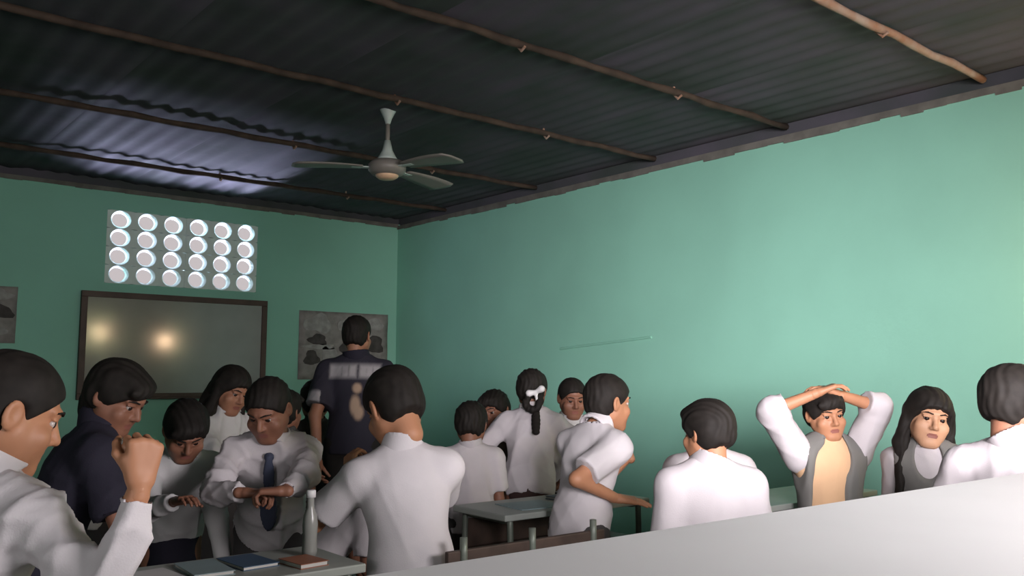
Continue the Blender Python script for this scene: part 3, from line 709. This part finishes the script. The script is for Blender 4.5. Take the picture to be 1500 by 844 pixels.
A, _a = person('boy in white shirt at the left edge, nearest the camera, raising his fist', (14, 606, 1.80), (48, 20, 0), body=20, lean=12, s=.86, hs=1.0,
    hair='crop', top='white', sleeve='long', R=((204, 716, 1.62), (.35, -.2, -1), 'fist', (-.5, .6, 0), (.1, .0, 1)), seed=3, wrinkle=.022)
B, _b = person('girl in navy top with black hair looking down, beside the raised fist', (172, 583, 2.95), (100, 28, 0), body=55, lean=24, s=.92, hs=.97,
    hair='full', skin='deep', top='navy', sleeve='short', R=((205, 700, 2.9), (.3, -.6, -1), 'relaxed', (0, 0, -1)), seed=4, bottom='navy')
Cc, _ = person('student in grey-white shirt mostly hidden behind the girl in navy', (146, 600, 4.2), (20, 10, 0), body=10, lean=5, s=.76, hs=.9, hair='crop', skin='deep', top='softwhite', seed=5)
D, _ = person('small student in grey shirt bowing her dark head, below the writing board', (272, 632, 3.45), (150, 40, 0), body=150, lean=30, s=.76, hs=.93, hair='fringe', skin='deep',
    top='softwhite', sleeve='long', vest=None, bottom='navy', skirt=True, seed=6, R=((256, 735, 3.2), (-.6, 0, -1), 'relaxed', (0, 0, -1)))
E_, _ = person('student with long dark hair and grey-white shirt standing against the writing board', (339, 572, 4.35), (125, 22, -8), body=120, lean=12, s=.84, hs=.93, hair='long', skin='mid',
    top='softwhite', sleeve='long', seed=7, R=((352, 716, 4.0), (-.8, .2, -1), 'hold', (0, 0, -1), (1, -.2, -.1)), bottom='charcoal', wrinkle=.018)
F_, _f = person('boy in white shirt and blue tie bowing his head over his hands', (393, 600, 3.4), (190, 32, 0), body=170, lean=22, s=.84, hs=.97, hair='crop', skin='deep',
    top='greywhite', sleeve='long', tie=('front', 'blue'), seed=8, L=((415, 722, 3.05), (1, .1, -.6), 'hold', (0, 0, -1), (-1, -.1, .0)),
    R=((355, 722, 3.1), (-1, .1, -.6), 'hold', (0, 0, -1), (1, 0, 0)), wrinkle=.018)
G2, _ = person('student half hidden behind the boy with the blue tie, brown-black hair showing', (417, 603, 4.6), (15, 0, 0), body=10, s=.78, hs=.93, hair='full', skin='deep', top='charcoal', seed=9, face_parts=False)
G, _ = person('dark-haired student half hidden at the left side of the man in navy', (462, 588, 5.75), (-20, 5, 0), body=-10, s=.84, hs=1.08, hair='full', skin='deep', top='charcoal', seed=10, face_parts=False)
H, _h = person('tall man in navy printed t-shirt with his back turned, before the picture poster', (523, 492, 5.3), (12, 4, 0), body=0, lean=3, s=1.02, hs=.97, hair='crop', skin='mid',
    top='navy', sleeve='short', bottom='black', printed=True, seed=11, collar=True, L=((462, 690, 5.0), (-1, -.3, -.3), 'relaxed', (1, 0, 0)), R=((600, 690, 5.0), (1, -.3, -.3), 'relaxed', (-1, 0, 0)), neckdrop=.01)
I_, _i = person('boy in bright white short-sleeved shirt seen from behind, head bowed, in the middle foreground', (577, 597, 3.12), (-36, 30, -6), body=-10, lean=14, sway=-5, s=.90, hs=1.14, hair='crop', skin='warm',
    top='white', sleeve='short', seed=12, R=((622, 748, 3.45), (.6, -.3, -1), 'hold', (-1, 0, 0)), L=((511, 702, 3.2), (-.8, -.5, -1), 'hold', (.6, .6, 0), (.0, .3, 1)), wrinkle=.004, neckdrop=.02)
J, _ = person('student in grey-white shirt bent forward, left of the middle foreground boy', (570, 708, 4.15), (40, 40, 0), body=70, lean=48, s=.80, hs=.93, hair='crop', skin='deep', top='greywhite', seed=13, face_parts=False, wrinkle=.004)
K, _ = person('small dark-haired student in white shirt, right of the middle foreground boy', (690, 622, 4.6), (5, 10, 0), body=-5, lean=8, s=.76, hs=.93, hair='full', skin='deep', top='greywhite', seed=14, bottom='charcoal')
L_, _ = person('student with dark face turned aside, left of the girl with looped braids', (724, 602, 5.3), (-150, 12, 10), body=-160, lean=6, s=.80, hs=.97, hair='full', skin='deep', top='charcoal', seed=15, L=None)
M_, _m = person('girl with looped braids and white ribbon standing with her back turned', (779, 573, 5.0), (12, 14, 0), body=4, lean=20, s=.84, hs=.95, hair='braids', skin='deep', top='greywhite', sleeve='long', skirt=True,
    bottom='maroon', seed=16, tie=('back', ''), L=((738, 700, 4.85), (-1, 0, -.3), 'relaxed', (1, 0, 0)), R=((828, 700, 4.85), (1, 0, -.3), 'relaxed', (-1, 0, 0)), wrinkle=.010)
N_, _ = person('boy facing the camera between the girl with looped braids and the leaning boy', (838, 584, 5.3), (168, 14, 0), body=165, lean=6, s=.84, hs=.97, hair='crop', skin='deep', top='softwhite', seed=17)
O_, _o = person('boy in white shirt with one hand at his chin, leaning on a desk', (891, 590, 3.85), (62, 6, 0), body=52, lean=14, s=.88, hs=1.0, hair='crop', skin='warm', top='white', sleeve='short', seed=18,
    R=((902, 730, 3.62), (-.7, -.5, -.6), 'flat', (0, .2, -1), (1, .15, -.15)), L=((922, 668, 3.95), (.4, .3, -1), 'hold', (-1, 0, 0), (-.35, 0, 1)), wrinkle=.006, fwd=.05)
P_, _p = person('boy in white shirt seen from behind with ear showing, right of the leaning boy', (1036, 634, 3.1), (-32, 8, 0), body=-4, lean=6, s=.84, hs=.90, hair='full', skin='warm', top='greywhite', sleeve='short', seed=20, wrinkle=.004)
Q_, _ = person('student in pale shirt almost hidden behind the boy showing his ear', (1038, 624, 3.75), (170, 0, 0), body=175, s=.84, hs=.90, hair='crop', skin='mid', top='greywhite', seed=21)
RR, _r = person('student in tan tunic and grey vest with both arms folded over the head', (1209, 607, 4.1), (172, 8, 6), body=164, lean=-2, s=.92, hs=.97, hair='fringe', skin='warm', top='tan', sleeve='none', arm_cloth='greywhite',
    vest='grey_open', seed=22, L=((1228, 578, 4.05), (1, .1, .25), 'relaxed', (0, 0, -1), (-1, 0, .35)), R=((1196, 576, 4.0), (-1, .1, .05), 'relaxed', (0, 0, -1), (1, 0, .4)), collar=False, wrinkle=.005)
S_, _s = person('girl with long loose black hair and tilted head facing the camera by the wall', (1360, 612, 3.9), (188, 6, -10), body=200, lean=4, s=.80, hs=1.04, hair='long', skin='light', top='greywhite', sleeve='long',
    vest='grey', seed=23, wrinkle=.008)
T_, _t = person('boy in white shirt cut by the right edge of the picture, dark hair, looking right', (1489, 592, 2.82), (82, 8, 0), body=42, lean=4, s=.94, hs=1.02, hair='crop', skin='mid', top='greywhite', sleeve='long', seed=24,
    L=((1432, 850, 2.95), (-1, 0, .2), 'relaxed', (0, 0, -1)), wrinkle=.007)
#PART3
# white ribbon in the looped braids, band on the wrist
F = Field((-.08, -.05, -.06), (.08, .05, .06), .005)
for q in (-1, 1): F.cap((0, 0, 0), (q * .034, -.004, q * .012 + .006), .010, .020, .01)
F.cap((0, 0, 0), (.012, 0, -.045), .008, .012, .01)
V, Q = F.mesh(); fr = frame(12)
rp = _m['Hc'] + _m['hf'][1] * (-.125) + _m['hf'][0] * .045 + _m['hf'][2] * (-.035)
np_obj('hair_ribbon', xf(V, rp, fr), Q, [mat('white_ribbon', (.7, .68, .68), .6)], M_, None, _m['org'])
def band(root, info, q, m):
    w_ = info['Wr'][q]; d = (w_ - info['El'][q]).normalized(); a = d.orthogonal().normalized(); b = d.cross(a); bm = bmesh.new(); pts = []
    c = w_ - d * .012 - info['org']
    for k in range(25): pts.append(c + (a * math.cos(k * PI / 12) + b * math.sin(k * PI / 12)) * .029)
    obj('wristband', tube(bm, pts, .006, 6), m, root, smooth=True)
band(I_, _i, -1, mat('tan_band', (.6, .42, .30), .6))

# ---- the white table close to the camera
SZ = CAMZ - 0.24
ea, eb = on_z(665, 822, SZ), on_z(1500, 692, SZ)
ang = math.atan2(eb.y - ea.y, eb.x - ea.x)
t = thing('high_table', 'long white-topped high table filling the lower right corner, closest to the camera', 'table', (ea.x, ea.y, 0), ang)
x0, x1, y0, y1 = -.42, 2.9, -.72, 0.0
obj('table_top', bx(x0, x1, y0, y1, SZ - .035, SZ, bev=.006), m_white, t)
for nm, a in (('apron', (x0 + .06, x1 - .06, y1 - .08, y1 - .06)), ('apron', (x0 + .06, x1 - .06, y0 + .06, y0 + .08))):
    obj(nm, bx(a[0], a[1], a[2], a[3], SZ - .12, SZ - .035), m_steel, t)
for lx in (x0 + .08, x1 - .08):
    for ly in (y0 + .07, y1 - .07): obj('leg', bx(lx - .02, lx + .02, ly - .02, ly + .02, 0, SZ - .035, bev=.003), m_steel, t)

# ---- school desks and benches
DZ = .86
def desk(label, cx, cy, L=1.1, rz=0, z=DZ, group=None):
    t = thing('school_desk', label, 'desk', (cx, cy, 0), rz, group); W = .19
    obj('desk_top', bx(-L / 2, L / 2, -W, W, z - .028, z, bev=.005), m_desk, t)
    obj('book_shelf', bx(-L / 2 + .04, L / 2 - .04, -W + .03, W - .02, z - .20, z - .185), m_dwood, t)
    obj('modesty_panel', bx(-L / 2 + .05, L / 2 - .05, W - .035, W - .018, z - .36, z - .06), m_dwood, t)
    for sx in (-1, 1):
        x = sx * (L / 2 - .05)
        pts = curve_pts([(x, -W + .03, .02), (x, -W + .03, z * .5), (x, -W + .03, z - .05), (x, -W + .07, z - .035), (x, W - .07, z - .035), (x, W - .03, z - .05), (x, W - .03, z * .5), (x, W - .03, .02)], 4)
        g = obj('leg_frame', tube(bmesh.new(), pts, .014, 8), m_steel, t, smooth=True)
        obj('cross_rail', tube(bmesh.new(), [(x, -W + .03, .12), (x, W - .03, .12)], .011, 8), m_steel, g, smooth=True)
    obj('foot_rail', tube(bmesh.new(), [(-L / 2 + .05, 0, .12), (L / 2 - .05, 0, .12)], .012, 8), m_steel, t, smooth=True)
    return t
def bench(label, cx, cy, L=1.0, rz=0, group=None, bz=.86):
    t = thing('school_bench', label, 'bench', (cx, cy, 0), rz, group)
    for k in range(2): obj('seat_plank', bx(-L / 2, L / 2, -.15 + k * .155, -.005 + k * .155, .43, .455, bev=.004), m_dwood, t)
    obj('backrest_plank', bx(-L / 2, L / 2, .165, .185, bz - .20, bz - .04, bev=.004), m_dwood, t)
    for sx in (-1, 0, 1):
        x = sx * (L / 2 - .06)
        pts = curve_pts([(x, -.13, .02), (x, -.13, .25), (x, -.12, .40), (x, -.08, .42), (x, .10, .42), (x, .15, .46), (x, .16, .65), (x, .165, bz)], 4)
        obj('leg_frame', tube(bmesh.new(), pts, .013, 8), m_steel, t, smooth=True)
        obj('rear_leg', tube(bmesh.new(), [(x, .12, .42), (x, .16, .02)], .013, 8), m_steel, t, smooth=True)
    return t
desk('grey-topped desk holding papers and a blue notebook, at the lower left', 1.13, 2.68, .66)
desk('grey-topped desk in front of the girl with looped braids', 2.85, 3.15, .9)
desk('grey-topped desk by the right wall that the leaning boy rests his hand on', 3.85, 2.62, 1.25)
bench('dark bench with steel frame at the left of the leaning boy, nearest the white table', 2.02, 2.18, 0.7, bz=.93)


def book(name, label, c, w, h, th, rz, m, group=None):
    t = thing(name, label, 'book' if name != 'paper_sheet' else 'paper', c, rz, group)
    if name == 'paper_sheet': obj('sheet', bx(-w / 2, w / 2, -h / 2, h / 2, 0, .003), m, t); return t
    obj('cover', bx(-w / 2, w / 2, -h / 2, h / 2, 0, .002), m, t); obj('pages', bx(-w / 2 + .003, w / 2 - .004, -h / 2 + .004, h / 2 - .004, .002, th - .002), mat('book_pages', (.55, .53, .50)), t)
    obj('cover', bx(-w / 2, w / 2, -h / 2, h / 2, th - .002, th), m, t); return t
m_pp = mat('white_paper', (.62, .60, .60), .8); m_bl = mat('blue_cover', (.05, .10, .17), .5); m_bg = mat('teal_grey_cover', (.25, .33, .35), .5); m_or = mat('orange_brown_cover', (.30, .12, .07), .6)
book('paper_sheet', 'white loose paper on the lower left desk', (.885, 2.68, DZ), .13, .24, .003, .1, m_pp)
book('exercise_book', 'teal-grey exercise book in the middle of the lower left desk', (1.025, 2.70, DZ), .12, .20, .012, -.05, m_bg)
book('exercise_book', 'blue notebook on the lower left desk, right of the teal-grey one', (1.165, 2.71, DZ), .12, .18, .012, .08, m_bl)
book('exercise_book', 'orange-brown book on the lower left desk beside the pale bottle', (1.30, 2.60, DZ), .10, .13, .015, .1, m_or)
book('exercise_book', 'dark blue notebook on the desk before the girl with looped braids', (3.02, 3.14, DZ), .28, .22, .014, .05, m_bl)
book('paper_sheet', 'pale sheet of paper on the desk before the girl with looped braids', (2.68, 3.12, DZ), .25, .22, .003, -.1, m_bg)
book('paper_sheet', 'pale sheet of paper under the hand of the leaning boy', (3.5, 2.62, DZ), .28, .22, .003, .1, mat('pale_green_paper', (.45, .55, .52), .8))
def bag(label, c, rx, ry, rz_, yaw, m):
    t = thing('school_bag', label, 'bag', c, yaw)
    F = Field((-rx - .05, -ry - .05, -.02), (rx + .05, ry + .05, rz_ * 2 + .03), .009)
    F.ell((0, 0, rz_ * .9), None, (rx, ry, rz_), 0); F.cap((-rx * .6, 0, .05), (rx * .6, 0, .05), .05, .05, .04); F.ell((0, -ry * .8, rz_ * .6), None, (rx * .6, ry * .4, rz_ * .5), .02)
    F.plane((0, 0, 0.002), (0, 0, -1.)); V, Q = F.mesh(); N = vnormals(V, Q); V = V + N * (folds(V, 3) * .012)[:, None]; V[:, 2] = np.maximum(V[:, 2], .001)
    np_obj('bag_body', V, Q, [m], t)
    obj('strap', tube(bmesh.new(), curve_pts([(-rx * .7, -ry * .3, rz_ * 1.3), (-rx * .3, -ry * .6, rz_ * 2.0), (rx * .3, -ry * .6, rz_ * 2.0), (rx * .7, -ry * .3, rz_ * 1.3)], 5), .010, 6), m, t, smooth=True)
    return t
m_bag = mat('dark_bag_cloth', (.035, .026, .024), .8, var=.3, bump=.2)
bag('dark brown slumped bag on the desk by the right wall', (3.62, 2.72, DZ), .15, .07, .09, .15, m_bag)
bag('low grey bag on the right end of the desk by the right wall', (4.30, 2.60, DZ), .16, .07, .035, .1, mat('grey_bag_cloth', (.10, .10, .09), .8, var=.3))
t = thing('cup', 'small white cup on the desk beside the leaning boy', 'cup', (3.33, 2.70, DZ))
obj('cup_body', lathe([(.026, 0), (.034, .075), (.031, .075), (.024, .006)], 20), m_pp, t, smooth=True)
t = thing('water_bottle', 'pale clear-grey water bottle on the right end of the lower left desk', 'bottle', (1.37, 2.70, DZ))
obj('bottle_body', lathe([(.022, 0), (.025, .02), (.023, .06), (.025, .10), (.022, .13), (.012, .155), (.011, .19)], 20), mat('pale_plastic', (.26, .26, .24), .25), t, smooth=True)
obj('bottle_cap', lathe([(.016, .188), (.016, .21), (.013, .212)], 16), m_pp, t, smooth=True)
